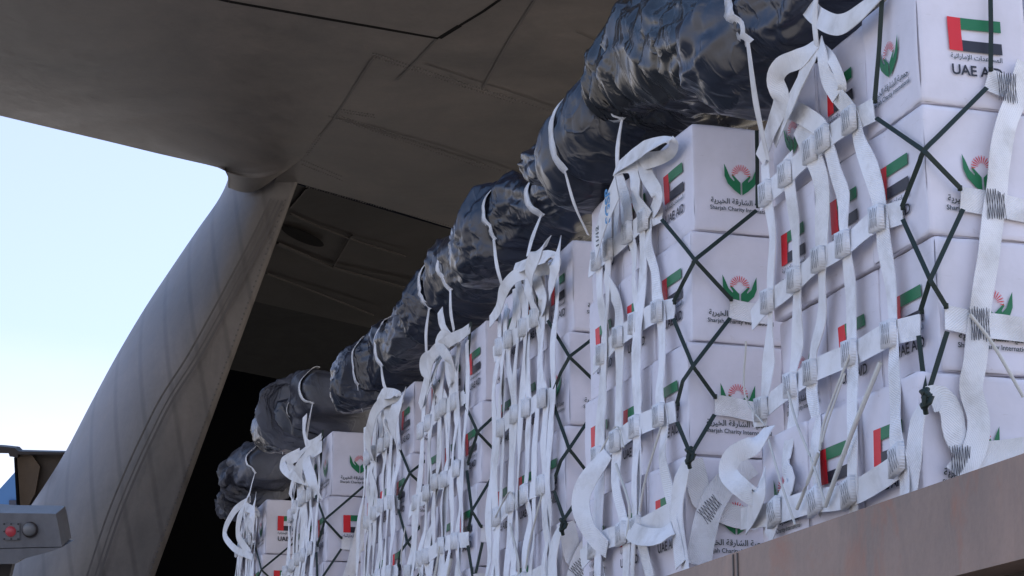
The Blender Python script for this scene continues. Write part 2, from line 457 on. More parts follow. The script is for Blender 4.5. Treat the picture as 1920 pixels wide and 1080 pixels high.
PRL = {0: [['emblem','flag','emblem'],['flag','flag','flag'],['flag','flag','emblem'],['flag','flag','emblem'],['flag','flag','flag']],
       1: [['flag','flag','flag']]*5}
COLN = ['at near corner', 'mid long side', 'far end of long side']
TIER = ['top layer', 'second layer down', 'third layer down', 'fourth layer down', 'lowest layer']
PRN = {'flag': 'red, green, white and black flag print', 'emblem': 'green hands emblem print', None: 'plain side'}
for f in FR:
    i = f.i
    for k in range(5):
        for c in range(4):
            if c < 3:
                kl = PRL.get(i, PRL[1])[k][c]
                if i > 1 and random.random() < .18: kl = 'emblem'
            else: kl = 'flag'
            if i == 0: kr = 'flag' if k == 0 else 'emblem'
            elif i == 6: kr = 'flag'
            elif i == 5: kr = 'emblem' if k == 0 else 'flag'
            else: kr = 'emblem'
            me = box_mesh(kl, kr, (k*2+c+i) % 4)
            o = bpy.data.objects.new('carton', me); COL.objects.link(o)
            r0 = f.sh[k] + (BW+.004 if c == 3 else 0); s0 = (0 if c == 3 else c*BL)
            jr = random.uniform(-.005, .005); js = random.uniform(-.004, .004)
            if c == 0: jr = 0; js = 0
            if i == 0 and k == 0 and c > 0: jr += .02
            o.location = W(f, r0+jr, s0+js, -(k+1)*BH)
            o.rotation_euler = (0, random.uniform(-.004, .004), AZ+random.uniform(-.008, .008))
            pn = {'flag': 'flag printed', 'emblem': 'hands emblem printed'}[kl if c < 3 else kr]
            lb = f'{pn} carton {COLN[c] if c < 3 else "set back on short side"}, {TIER[k]}, {SLAB[i]}'
            tag(o, lb, 'carton', 'printed white cartons stacked on the pallets')
    # pallet under the stack
    mb = MB(); mb.box((BW*1.45, LEN[i]/2, -5*BH-.04), (BW*1.6, 0, 0), (0, LEN[i]/2+.04, 0), (0, 0, .035))
    for q in (-.1, BW*3-.02):
        mb.box((q, LEN[i]/2, -5*BH-.04), (.012, 0, 0), (0, LEN[i]/2+.03, 0), (0, 0, .03))
    o = mb.build('cargo_pallet', M['alu'])
    o.location = W(f, 0, 0, 0); o.rotation_euler = (0, 0, AZ)
    tag(o, f'flat metal cargo pallet under the {SLAB[i]}', 'pallet', 'metal pallets under the stacks')

# ------------------------------------------------------------------ net templates traced on the two near stacks
def zz(L): return L
T1 = dict(H=[
  ([(1640,205),(1600,235),(1560,262),(1520,298),(1480,335),(1437,378)], .082),
  ([(1693,397),(1650,417),(1593,463),(1543,493),(1497,533),(1450,570),(1417,603)], .080),
  ([(1727,612),(1680,630),(1607,665),(1540,697),(1480,735),(1425,785)], .080),
  ([(1712,853),(1667,895),(1600,930),(1533,943),(1467,962),(1403,972)], .080)],
 V=[
  ([(1550,143),(1575,178),(1600,213),(1617,267),(1637,315),(1653,390),(1664,450),(1673,530),(1680,597),(1681,693),(1683,760),(1690,827),(1700,893),(1706,955)], .072),
  ([(1470,200),(1510,215),(1545,240),(1557,267),(1573,327),(1582,370),(1590,430),(1597,530),(1603,630),(1604,700),(1603,793),(1606,893),(1602,975)], .070),
  ([(1500,235),(1530,290),(1545,350),(1545,430),(1547,517),(1543,597),(1534,663),(1527,727),(1537,793),(1533,860),(1545,960)], .075),
  ([(1478,290),(1484,337),(1493,413),(1500,497),(1500,563),(1497,647),(1493,710),(1490,787),(1478,873),(1488,900),(1468,945),(1450,1010)], .07),
  ([(1435,300),(1446,373),(1453,447),(1450,530),(1450,613),(1443,680),(1443,743),(1432,800)], .07)],
 D=[  # drapes: (x, y, offset, twist, widthfactor)
  ([(1537,78,.05,0,.7),(1503,108,.10,.3,1),(1468,124,.13,.8,1),(1455,150,.13,1.2,.9),(1466,190,.10,.6,1),(1448,240,.08,.2,1),(1425,298,.05,.4,.8)], .085),
  ([(1535,82,.05,.2,.7),(1517,112,.08,.2,1),(1500,155,.09,-.2,1),(1478,205,.08,-.2,1.1),(1450,262,.05,.1,1)], .09),
  ([(1537,80,.05,0,.8),(1545,105,.07,0,.9),(1552,145,.06,0,1),(1572,178,.05,.2,1)], .085),
  ([(1505,-15,.04,.4,.8),(1512,5,.05,.3,1),(1535,32,.07,.1,1),(1573,46,.08,0,1.05),(1613,25,.06,.1,1),(1655,-12,.03,.3,1)], .085),
  ([(1537,85,.05,.0,.7),(1560,110,.06,.6,.7),(1580,160,.05,1.0,.6),(1572,180,.03,.8,.6)], .06),
  ([(1443,800,.05,.2,1),(1415,832,.10,.5,1),(1375,855,.15,.9,1),(1366,888,.15,.9,1),(1395,918,.11,.4,1),(1425,938,.06,.2,1)], .085),
  ([(1430,890,.05,.1,.9),(1424,925,.08,.3,1),(1410,965,.06,.1,1.1),(1400,985,.03,0,1)], .10),
  ([(1738,752,.02,0,.6),(1720,790,.03,.2,.9),(1712,860,.03,.2,1),(1706,930,.03,0,1)], .085)],
 RV=[([(1925,120),(1908,183),(1888,233),(1873,300),(1866,370),(1857,447),(1847,530),(1837,613),(1828,680),(1818,730),(1832,790),(1822,843),(1790,890)], .082)],
 RH=[([(1850,147),(1873,158),(1900,167),(1935,176)], .085),([(1800,373),(1833,378),(1867,383),(1900,390),(1940,397)], .085),
  ([(1770,595),(1800,601),(1833,608),(1880,612),(1940,620)], .085),
  ([(1742,750),(1765,748),(1782,772),(1790,815),(1815,850),(1865,850),(1925,842)], .09)],
 C=[([('L',1655,-30),('L',1648,90),('L',1640,188)],), ([('R',1857,-30),('R',1858,60),('R',1857,128)],),
    ([('R',1850,165),('X',1733,282),('L',1692,388)],), ([('L',1643,222),('X',1733,285),('R',1799,352)],),
    ([('R',1806,393),('X',1745,525),('L',1727,583)],), ([('L',1693,412),('X',1745,527),('R',1773,573)],),
    ([('L',1723,630),('X',1737,748)],), ([('R',1776,622),('X',1737,748)],)],
 T=[([('R',1825,590),('R',1867,645),('R',1925,745)], .006), ([('L',1657,680),('L',1600,820),('L',1553,950)], .009),
    ([('L',1599,665),('L',1568,745),('L',1549,800),('L',1543,845)], .005), ([('L',1590,700),('L',1558,790),('L',1547,830)], .004),
    ([('L',1483,735),('L',1500,795),('L',1530,870),('L',1553,945)], .005), ([('L',1443,812),('L',1470,905),('L',1497,985)], .005),
    ([('L',1540,850),('L',1520,905),('L',1500,955)], .007), ([('L',1404,640),('L',1402,740),('L',1440,800)], .004)],
 K=(1737,750))
T2 = dict(H=[
  ([(1243,399),(1213,420),(1178,448),(1145,478),(1112,505)], .080),
  ([(1266,578),(1234,590),(1205,606),(1165,640),(1122,688)], .080),
  ([(1268,771),(1236,787),(1201,803),(1160,834),(1118,872)], .080),
  ([(1262,960),(1225,985),(1185,1000),(1140,1015),(1100,1050)], .080)],
 V=[
  ([(1193,358),(1200,385),(1216,416),(1222,461),(1228,500),(1237,550),(1244,600),(1245,680),(1243,737),(1246,800),(1248,860),(1262,930),(1270,985),(1282,1060)], .072),
  ([(1175,373),(1180,417),(1192,470),(1195,530),(1198,590),(1200,650),(1198,737),(1200,803),(1203,860),(1197,930),(1205,1000),(1225,1090)], .070),
  ([(1160,360),(1158,420),(1150,470),(1143,520),(1160,570),(1168,640),(1165,737),(1163,830),(1160,910),(1175,1000),(1180,1090)], .070),
  ([(1140,400),(1130,450),(1127,500),(1132,560),(1138,640),(1135,737),(1130,830),(1125,930),(1120,1000),(1130,1090)], .070)],
 D=[
  ([(1154,318,.05,.2,.8),(1180,296,.09,.3,1),(1207,279,.11,.2,1),(1238,266,.10,.7,.9),(1258,262,.08,1.2,.55),(1264,275,.05,1.35,.5),(1250,291,.05,.9,.7),(1210,302,.07,.1,1),(1172,306,.06,0,1)], .085),
  ([(1158,318,.05,.2,.8),(1185,316,.06,.3,.7),(1192,345,.08,.4,1),(1198,375,.07,-.3,1),(1218,408,.04,-.1,1)], .08),
  ([(1156,318,.05,.2,.8),(1164,345,.06,.1,1),(1175,380,.05,.0,1),(1180,417,.04,0,1)], .085),
  ([(1207,300,.05,1.1,1),(1212,330,.07,.9,1),(1232,368,.06,.5,1),(1222,400,.03,.2,1)], .07),
  ([(1294,858,.02,0,.6),(1278,900,.04,.2,1),(1270,960,.04,.2,1),(1283,1045,.03,0,1),(1290,1090,.03,0,1)], .10),
  ([(1170,985,.04,0,1),(1200,1003,.09,.3,1),(1235,1006,.08,.5,1),(1262,990,.04,.2,1)], .09),
  ([(1140,850,.05,.2,1),(1098,905,.12,.9,1),(1088,950,.13,.8,1),(1108,1000,.09,.3,1),(1140,1030,.04,0,1)], .10)],
 RV=[([(1407,868),(1378,890),(1352,916),(1330,955),(1316,1010),(1308,1060)], .10)],
 RH=[([(1368,578),(1400,585),(1440,590)], .082), ([(1340,759),(1370,763),(1398,770),(1440,780)], .082),
   ([(1298,862),(1308,900),(1315,935),(1345,955),(1380,968),(1420,972)], .09)],
 C=[([('R',1419,245),('R',1420,320),('R',1420,385)],),
    ([('R',1418,395),('X',1304,487),('L',1284,525),('L',1264,566)],), ([('L',1241,412),('X',1304,489),('R',1370,560)],),
    ([('R',1369,597),('X',1301,686),('L',1281,715),('L',1270,757)],), ([('L',1263,598),('X',1301,688),('R',1340,743)],),
    ([('L',1270,792),('X',1295,852)],), ([('R',1340,778),('X',1296,852)],)],
 T=[([('L',1123,862),('L',1160,800),('L',1175,840)], .004), ([('L',1160,870),('L',1185,950),('L',1180,1010)], .006),
    ([('L',1245,800),('L',1215,900),('L',1205,960)], .005)],
 K=(1296,856))
def build_template(f, T):
    out = dict(H=[], V=[], D=[], RV=[], RH=[], C=[], T=[])
    for p, w in T['H']: out['H'].append(([onL(f, x, y, .014) for x, y in p], w))
    for p, w in T['V']: out['V'].append(([onL(f, x, y, .026) for x, y in p], w))
    for p, w in T['D']: out['D'].append(([(onL(f, x, y, o), tw, wf) for x, y, o, tw, wf in p], w))
    for p, w in T['RV']: out['RV'].append(([onR(f, x, y, .028) for x, y in p], w))
    for p, w in T['RH']: out['RH'].append(([onR(f, x, y, .014) for x, y in p], w))
    def g(e, off):
        if e[0] == 'X':
            d = ray(e[1], e[2]); nn = LAT*.62+ROW*.78; q0 = f.O+LAT*(rface(f, -.9)-.026)-ROW*.026
            return loc(f, CAM+d*((q0-CAM).dot(nn)/d.dot(nn)))
        return onR(f, e[1], e[2], off) if e[0] == 'R' else onL(f, e[1], e[2], off)
    for (p,) in T['C']: out['C'].append([g(e, .030) for e in p])
    for p, w in T['T']: out['T'].append(([g(e, .05) for e in p], w))
    out['K'] = onL(f, *T['K'], .03) + V((-.01, -.03, 0))
    return out
TT = {0: build_template(FR[0], T1), 1: build_template(FR[1], T2)}
NL = V((-1, 0, 0)); NR = V((0, -1, 0))
def stitches(mb, P, ax, hh, N, off, hw=.03, tw=.0012):
    """zigzag thread over a crossing; ax = strap direction, across = Z-ish"""
    ac = ax.cross(N).normalized()
    if ac.z < 0: ac = -ac
    n = 4 if hw > .031 else 2
    for ph in ((0, 1) if tw > .0008 else (0,)):
        pts = []
        for k in range(2*n+1):
            a = -hw+2*hw*k/(2*n); up = (k+ph) % 2
            pts.append(P+ax*(a+random.uniform(-.002, .002))+ac*(hh if up else -hh)*random.uniform(.9, 1.08)+N*off)
        for a, b in zip(pts[:-1], pts[1:]):
            d = (b-a).normalized().cross(N)*tw
            mb.add([a-d, b-d, b+d, a+d], [(0, 1, 2, 3)], 1)
EXTRA = {2: [([(995,510),(965,520),(945,545),(935,580),(918,605)], .07), ([(1030,452),(1005,478),(992,520),(1005,562)], .09), ([(1050,455),(1040,500),(1030,550)], .08)],
  3: [([(860,642),(835,626),(824,645),(840,670),(856,700)], .06), ([(870,625),(840,640),(812,665),(805,700),(815,735)], .07)],
  4: [([(745,742),(718,755),(700,780),(690,830),(700,862)], .08), ([(760,735),(745,760),(735,800),(745,840)], .08)],
  5: [([(562,848),(530,868),(545,890),(590,905)], .07), ([(604,836),(575,858),(585,900),(602,935)], .09), ([(590,840),(560,880),(575,915)], .08)],
  6: [([(470,935),(440,958),(421,1000),(440,1028),(475,1045)], .06), ([(468,925),(452,965),(448,1005),(470,1040)], .08), ([(480,930),(472,970),(478,1010)], .08)]}
NETN = ['white cargo net with loose loops over the ' + s for s in SLAB]
def lerp_s(pts, s):
    for a, b in zip(pts[:-1], pts[1:]):
        if (a.y-s)*(b.y-s) <= 0 and abs(a.y-b.y) > 1e-6: return a.lerp(b, (s-a.y)/(b.y-a.y))
    return None
for f in FR:
    i = f.i; rnd = random.Random(100+i); random.seed(50+i)
    T = TT[0] if i in (0, 3, 5) else TT[1]
    src = 0 if i in (0, 3, 5) else 1
    exact = i in (0, 1)
    net = empty('cargo_net', W(f, 0, 0, 0), NETN[i], 'cargo net', 'white webbing nets over the stacks', AZ)
    def mv(p, f=f, src=src, exact=exact):
        if exact: return p.copy()
        q = p.copy(); q.x += rface(f, p.z)-rface(FR[src], p.z)
        j = noise.noise_vector(V((p.y*3+i*7, p.z*3, i)))
        q.y += j.x*.03; q.z += j.y*.03; q.x -= abs(j.z)*.02
        return q
    Hs = [([mv(p) for p in P], w) for P, w in T['H']]
    Vs = [([mv(p) for p in P], w) for P, w in T['V']]
    if not exact or i == 1:
        # extra uprights so that the far nets read as dense as in the photograph
        for s in ([.45, .9] if i == 1 else [.14, .36, .58, .80, .98, 1.15]):
            s += rnd.uniform(-.05, .05); pts = []; z = -.03+rnd.uniform(-.1, .0)
            while z > -2.15:
                ss = s+.09*math.exp(z*2.5)*(.55-s)+rnd.uniform(-.014, .014)
                pts.append(V((rface(f, z)-.024-rnd.uniform(0, .02), ss, z))); z -= .22
            Vs.append((pts, .06))
    for P, w in Vs:
        mb = MB(); q = []
        for k, p in enumerate(P):
            bul = .02*abs(math.sin(k*1.3+i)); q.append((p+V((-bul*.7, 0, 0)), .25*noise.noise(V((k*.9, i, P[0].y*5))), 1.0))
        ribbon(mb, q, w*1.12, NL, wob=.006, twist=.32, curl=.006)
        mb.build('vertical_strap', M['web'], net, True)
    for P, w in Hs:
        mb = MB(); q = [(p+V(((-.020-.006*(k % 2)) if k else 0.0, 0, 0)), .12*noise.noise(V((k*1.1, i+3, p.z))), 1.0) for k, p in enumerate(P)]
        ribbon(mb, q, w*1.08, NL, wob=.006, twist=.12, curl=.005)
        # the end nearest the corner folds round the cord in a short loop
        e = P[0]; d = (P[0]-P[1]).normalized()
        for VP, vw in Vs:
            # crossing of this strap with the upright
            best = None
            for a, b in zip(VP[:-1], VP[1:]):
                m_ = (a+b)/2; h_ = lerp_s(P, m_.y)
                if h_ is None: continue
                dz = abs(h_.z-m_.z)
                if best is None or dz < best[0]: best = (dz, h_, m_)
                for tt in (.0, .25, .75):
                    mm = a.lerp(b, tt); hh_ = lerp_s(P, mm.y)
                    if hh_ is not None and abs(hh_.z-mm.z) < best[0]: best = (abs(hh_.z-mm.z), hh_, mm)
            if best and best[0] < .08 and vw > .065:
                c = best[1].copy(); c.x = min(best[1].x-.020, best[2].x)
                ax = (P[1]-P[0]).normalized(); ax = V((0, ax.y, ax.z)).normalized()
                # a square pad where the upright is sewn on
                vs = [c+ax*a+V((0, 0, 1))*b+NL*.030 for a, b in ((-.042, -.046), (.042, -.046), (.042, .046), (-.042, .046))]
                vb = [p-NL*.020 for p in vs]
                mb.add(vs+vb, [(0,1,2,3), (0,4,5,1), (1,5,6,2), (2,6,7,3), (3,7,4,0)], 0, [(p.y, p.z) for p in vs+vb])
                stitches(mb, c, ax, .036, NL, .0322, .033 if i < 0 else .030, .0009 if i < 2 else .0006)
        mb.build('horizontal_strap', [M['web'], M['thread']], net, True)
    for dk_, (P, w) in enumerate(T['D']):
        if not exact and (dk_ >= (6 if src == 0 else 5)) and rnd.random() < .6: continue
        mb = MB(); q = [(mv(p), tw*(1 if exact else rnd.uniform(.3, 1.0)), wf) for p, tw, wf in P]
        ribbon(mb, q, w*.88, NL, wob=.005, twist=.25, curl=.005, step=.015)
        if P[-1][0].z < -1.2 or rnd.random() < .4:
            c = q[len(q)//2][0]; 
        mb.build('slack_strap', [M['web'], M['thread']], net, True)
    for px, w in EXTRA.get(i, []):
        mb = MB(); q = [(onL(f, x, y, .05+.09*math.sin(math.pi*k/(len(px)-1))), .5*math.sin(math.pi*k/(len(px)-1)), 1) for k, (x, y) in enumerate(px)]
        ribbon(mb, q, w, NL, wob=.005, twist=.3, curl=.004, step=.015); mb.build('slack_strap', M['web'], net, True)
    for P, w in T['RV']:
        mb = MB(); q = [mv(p) for p in P]; ribbon(mb, [(p, .2*noise.noise(V((k, i, 9))), 1) for k, p in enumerate(q)], w, NR, wob=.012, twist=.35, curl=.008)
        if i == 0:
            for (hx, hy) in ((1887,165),(1866,383),(1836,608),(1800,868)):
                c = onR(f, hx, hy, .030); stitches(mb, c, V((1, 0, 0)), .055, NR, .006, .036)
        else:
            c = q[len(q)//2]; stitches(mb, c, V((.7, 0, .7)), .035, NR, .012, .05)
        mb.build('vertical_strap', [M['web'], M['thread']], net, True)
    for P, w in T['RH']:
        mb = MB(); ribbon(mb, [mv(p) for p in P], w, NR, wob=.008, twist=.2, curl=.006); mb.build('horizontal_strap', [M['web'], M['thread']], net, True)
    for P in T['C']:
        mb = MB(); P2 = [mv(p) for p in P]
        Nn = V((-.55, -.83, 0)).normalized()
        q = []
        for a_, b_ in zip(P2[:-1], P2[1:]): q += [a_.lerp(b_, j/5) for j in range(5)]
        q.append(P2[-1])
        ribbon(mb, q, .016, Nn, thick=.004, wob=.002, twist=.25, curl=.001, jit=.1)
        # the cord wraps back through the strap end
        e = P2[-1]; mb.box(e+V((.004, .004, 0)), (.006, 0, 0), (0, .006, 0), (0, 0, .009))
        mb.build('lacing_cord', M['cord'], net, True)
    K = mv(T['K']); mb = MB()
    kp = [K+V((-.01, -.02*math.cos(a), .026*math.sin(a)-.012*(k % 2))) + V((.012*math.cos(a*2), 0, 0)) for k, a in enumerate([n_*math.pi/3 for n_ in range(8)])]
    tube(mb, kp, .010, 8); tube(mb, [K+V((0, 0, .03)), K+V((-.02, -.01, -.01)), K+V((-.005, .01, -.05))], .009, 8)
    mb.build('cord_knot', M['cord'], net, True)
    for P, r in T['T']:
        mb = MB(); tube(mb, [mv(p)+V((-.012, 0, 0)) for p in P], r, 6)
        mb.build('tension_line', M['rope'], net, True)
    if i == 1:
        # printed label sewn to the net near its top
        mb = MB(); a = onL(f, 1158, 350, .14); b = onL(f, 1116, 466, .10)
        ribbon(mb, [(a, 0, 1), (a.lerp(b, .5)+V((-.01, 0, 0)), 0, 1), (b, 0, 1)], .125, NL, wob=.002, twist=0, curl=.002)
        d = (b-a); L_ = d.length; d.normalize(); sd = d.cross(NL).normalized()
        for s_, wd, at_, m_ in (('SGSP', .21, .30, 1), ('11/12', .12, .80, 2)):
            G = text_geo(s_, wd, .03)
            e1 = -sd if sd.z < 0 else sd; 
            base = a+d*(L_*at_); ux = (d*-.45+e1*.9).normalized(); uy = NL.cross(ux)*1
            if uy.dot(d) > 0: pass
            uy = ux.cross(NL)*-1
            mb.add([base+ux*x*.75+uy*(y*.9-.02)+NL*.012 for x, y in G[0]], G[1], m_)
        mb.build('printed_label', [M['web'], M['blueink'], M['ink']], net)

# ------------------------------------------------------------------ bundles wrapped in plastic on the stack tops
def bundle(i, top, bot, rc, w, matn, label, seed, straps=(), amp=.045, name='wrapped_bundle', group='black plastic wrapped bundles on the stack tops'):
    f = FR[i]
    def P(x, y, r):
        d = ray(x, y); k = (r-(CAM-f.O).dot(LAT))/d.dot(LAT); return loc(f, CAM+d*k)
    rc = -.17 if i == 0 else -.08
    tp = sorted([(P(x, y, rc).y, P(x, y, rc).z) for x, y in top]); smin = -.85 if i == 1 else -.3; tp = [q for q in tp if q[0] > smin]
    bp = sorted([(P(x, y, rc).y, P(x, y, rc).z) for x, y in bot]); bp = [q for q in bp if q[0] > smin]
    dm = ray(*top[len(top)//2]); cosphi = math.cos(math.atan2(dm.z, dm.dot(LAT)))
    rho = sum(q[1] for q in tp)/len(tp) - sum(q[1] for q in bp)/len(bp); rho = max(.04, rho/2*cosphi)
    tp = [(a_-1.5*rho, b_) for a_, b_ in tp]; bp = [(a_+1.1*rho, b_) for a_, b_ in bp]
    def itp(L, s):
        if s <= L[0][0]: return L[0][1]
        for a, b in zip(L[:-1], L[1:]):
            if s <= b[0]:
                t_ = (s-a[0])/max(1e-6, b[0]-a[0]); return a[1]+(b[1]-a[1])*t_
        return L[-1][1]
    s0 = min(tp[0][0], bp[0][0]); s1 = tp[-1][0]+(.5*rho if i else -.10)
    root = empty(name, W(f, 0, (s0+s1)/2, 0), label, 'bundle', group, AZ)
    rdl = V((1.0, dm.dot(ROW)/dm.dot(LAT), dm.z/dm.dot(LAT)))
    base = V((0, (s0+s1)/2, 0))
    strap_s = [P(x, y, rc-.15).y for x, y in [q[0] for q in straps]]
    def surf(s, th, extra=0.0):
        t_ = (s-s0)/(s1-s0); t_ = max(0.0, min(1.0, t_))
        tap = (1-abs(2*t_-1)**5)**.5
        zt = itp(tp, s); zb = itp(bp, s)-.05; cz = (zt+zb)/2; hz = max(.02, (zt-zb)/2*cosphi*1.08-amp*.25)*(.5+.5*tap)
        ww = hz*(1.0 if math.cos(th) > 0 else 1.9)
        c = math.cos(th); sn = math.sin(th); e = .88
        rr = -ww*math.copysign(abs(c)**e, c); z = cz+hz*math.copysign(abs(sn)**e, sn)
        p = V((rc+rr, s, z)); nrm = V((-c*hz, 0, sn*ww)); nrm = nrm.normalized() if nrm.length > 1e-6 else V((0, 0, 1))
        arc = th*(.35)
        q = V((s*2.2+seed, math.cos(th)*.8, math.sin(th)*.8))
        wv = noise.noise_vector(q*1.3)*.5
        def rg(v_, k_=2.4):
            m_ = 1-min(1.0, abs(noise.noise(v_))*k_); return m_*m_
        r1 = rg(V((s*2.6+seed*3, arc*2.0, 0))+wv*.8, 2.0)
        r2 = rg(V((s*6.5+seed+arc*2.0, arc*2.0, 5))+wv*1.0, 2.2)
        r3 = rg(V((s*15-arc*3, arc*3.0-seed, 9))+wv*1.2)
        r4 = rg(V((s*4-arc*4, arc*4+seed, 2))+wv*1.0, 2.6)
        dsp = amp*(noise.noise(q*1.0)*1.5 + r1*.60 - r2*.34 + r3*.09 + r4*.30 - .1)
        for ss in strap_s:
            g = math.exp(-((s-ss)/.085)**2); dsp = dsp*(1-.88*g) - .03*g
        dsp *= (.35+.65*tap)
        h_ = max(0.0, min(1.0, s/1.3)); dl = .20*(1-h_*h_*(3-2*h_))
        return p + nrm*(dsp+extra) + V((0, wv.x*.04*tap, 0)) + rdl*dl, nrm
    NS, NTH = 190, 90
    vs = [surf(s0+(s1-s0)*a/(NS-1), 2*math.pi*b/NTH)[0]-base for a in range(NS) for b in range(NTH)]
    fs = [(a*NTH+b, a*NTH+(b+1) % NTH, (a+1)*NTH+(b+1) % NTH, (a+1)*NTH+b) for a in range(NS-1) for b in range(NTH)]
    fs += [tuple(range(NTH))[::-1], tuple((NS-1)*NTH+b for b in range(NTH))]
    mesh_obj('plastic_sheet', vs, fs, M[matn], root, None, True)
    for st, ss in zip(straps, strap_s):
        (x0, y0), wd, endp = st
        pts = []
        for k in range(22):
            th = math.radians(88-135*k/21); q, nr = surf(ss+.02*math.sin(k*.5+seed)-.20*(k/21-.4), th, .02)
            pts.append((q-base, nr))
        mb = MB()
        # ribbon that follows the surface normals
        vs2 = []; n = len(pts)-0
        for k, (p, nr) in enumerate(pts):
            S = V((0, 1, 0)); ww = wd*.5*(1+.12*math.sin(k*1.7+seed))
            for sgn, o_ in ((-1, 0), (1, 0), (1, -.004), (-1, -.004)):
                vs2.append(p+S*sgn*ww+nr*o_)
        f2 = [(k*4+j, k*4+(j+1) % 4, k*4+4+(j+1) % 4, k*4+4+j) for k in range(n-1) for j in range(4)]
        mb.add(vs2, f2, 0, [(k*.04, j) for k in range(n) for j in range(4)])
        mb.build('tie_strap', M['web'], root, True)
        if endp:
            mb = MB(); e = onL(f, endp[0], endp[1], .06, False)-base; p = pts[-1][0]+V((-.004, 0, .01))
            ribbon(mb, [(p, 0, 1), (p.lerp(e, .5)+V((-.01, 0, -.01)), .3, 1), (e, .1, 1)], wd*.45, NL, wob=.003, twist=.2, curl=.002)
            mb.build('tie_line', M['web'], root, True)
    return root
BA = bundle
BA(0, [(1290,88),(1308,45),(1340,5),(1390,-40),(1450,-80),(1560,-130),(1700,-190)],
      [(1292,120),(1305,180),(1335,215),(1365,228),(1410,218),(1450,180),(1500,105),(1560,40),(1640,-35),(1720,-90)], .33, .36, 'plastic',
   'large grey blue plastic wrapped bundle on the nearest stack, cut off by the top edge', 3.1, [((1380,120), .07, (1442,300)), ((1500,60), .066, (1532,88))], .05)
BA(1, [(1148,90),(1163,38),(1183,-8),(1215,-30),(1280,-40),(1340,-60),(1440,-110)],
      [(1150,320),(1165,318),(1190,297),(1240,285),(1300,262),(1350,240),(1440,200)], .36, .40, 'plastic2',
   'tall glossy black plastic bundle at the corner end of the second stack top', 11.7, [], .07)
BA(1, [(1046,250),(1056,205),(1082,165),(1120,130),(1160,100),(1195,70)],
      [(1046,290),(1056,350),(1078,385),(1105,402),(1140,365),(1195,330)], .30, .34, 'plastic',
   'blue sheened smooth plastic bundle hanging over the far end of the second stack', 5.3, [((1063,280), .062, (1103,440)), ((1150,260), .062, (1158,325))], .02)
BA(1, [(1006,275),(1018,255),(1040,250),(1062,270)], [(1012,300),(1025,330),(1045,345),(1062,330)], .33, .18, 'plastic',
   'small crumpled knot of black plastic poking out beyond the second stack', 7.9, [], .05, 'plastic_tuft')
BA(2, [(868,430),(890,385),(925,345),(960,325),(1005,318),(1045,300),(1100,280)],
      [(872,500),(890,535),(915,545),(945,520),(985,485),(1030,450),(1075,442),(1115,430)], .34, .36, 'plastic',
   'crinkled blue grey plastic bundle on the third stack from the right, tied with two straps', 21.3, [((915,440), .062, (945,545)), ((990,400), .07, (990,480))], .05)
BA(3, [(770,575),(780,545),(805,495),(835,455),(870,420),(905,390),(945,370)],
      [(775,610),(790,640),(815,648),(850,628),(885,608),(920,590),(950,560)], .34, .36, 'plastic',
   'shiny creased plastic bundle on the middle stack, tied with two straps', 33.9, [((800,570), .062, (800,660)), ((845,530), .062, (852,620))], .05)
BA(3, [(748,590),(758,570),(775,560),(790,575)], [(750,620),(765,655),(780,668),(792,650)], .34, .2, 'plastic3',
   'crumpled end of plastic sheet beyond the middle stack', 39.9, [], .045, 'plastic_tuft')
BA(4, [(648,720),(654,675),(675,638),(705,608),(740,585),(770,570),(815,545)],
      [(650,735),(660,765),(680,778),(710,755),(745,732),(780,712),(820,690)], .34, .36, 'plastic',
   'blue sheened plastic bundle on the fifth stack from the right', 44.2, [((672,720), .062, (680,770)), ((712,690), .066, (730,745))], .045)
BA(5, [(522,735),(535,712),(560,693),(580,680),(600,668),(640,658),(700,655)],
      [(525,800),(540,835),(565,850),(590,835),(615,812),(650,790),(700,780)], .36, .38, 'plastic3',
   'rumpled grey plastic bundle on the second farthest stack', 58.4, [((567,770), .062, (575,832))], .06)
BA(5, [(488,805),(496,785),(510,760),(530,745),(548,720)], [(492,822),(505,845),(522,850),(548,845)], .26, .2, 'plastic',
   'small blue sheened plastic roll at the far end of the second farthest stack', 63.4, [((524,800), .055, (530,850))], .03)
BA(6, [(436,890),(446,860),(465,830),(490,815),(520,815),(560,822),(590,830)],
      [(440,930),(455,950),(475,952),(495,935),(520,928),(590,925)], .36, .36, 'plastic3',
   'dull crumpled plastic bundle on the farthest stack beside the dark bay', 71.5, [((460,900), .055, (462,965))], .06)
BA(6, [(418,935),(428,915),(442,905),(455,915)], [(420,955),(432,970),(446,975),(456,965)], .34, .16, 'plastic3',
   'low crumpled scrap of plastic at the far end of the farthest stack', 77.5, [], .05, 'plastic_tuft')

# ------------------------------------------------------------------ loader that carries the row
fB = FR[0]
def onrail(x, y, r=-.62):
    d = ray(x, y); k = (r-(CAM-fB.O).dot(LAT))/d.dot(LAT); return loc(fB, CAM+d*k)
zt = (onrail(1920, 850).z+onrail(1400, 1028).z)/2
zb = onrail(1920, 1047).z
ldr = empty('cargo_loader', W(fB, 0, 5.5, -HTOP), 'weathered brown grey loader carrying the row of pallets', 'cargo loader', None, AZ)
ldr_o = V((0, 5.5, -HTOP))
def lp(r, s, z): return V((r, s, z))-ldr_o
mb = MB()
mb.prism([lp(-.62, -3.0, zt), lp(-.62, 13.5, zt), lp(-.62, 13.5, zb), lp(-.62, -3.0, zb)][::-1], (.012, 0, 0))
mb.prism([lp(-.608, -3.0, zt), lp(-.608, 13.5, zt), lp(-.608, 13.5, zt-.014), lp(-.608, -3.0, zt-.014)], (.12, 0, 0))
mb.prism([lp(-.608, -3.0, zb), lp(-.608, 13.5, zb), lp(-.608, 13.5, zb+.014), lp(-.608, -3.0, zb+.014)], (.12, 0, 0))
mb.build('side_rail', M['beam'], ldr)
mb = MB()
s_j = onrail(1384, 1060).y
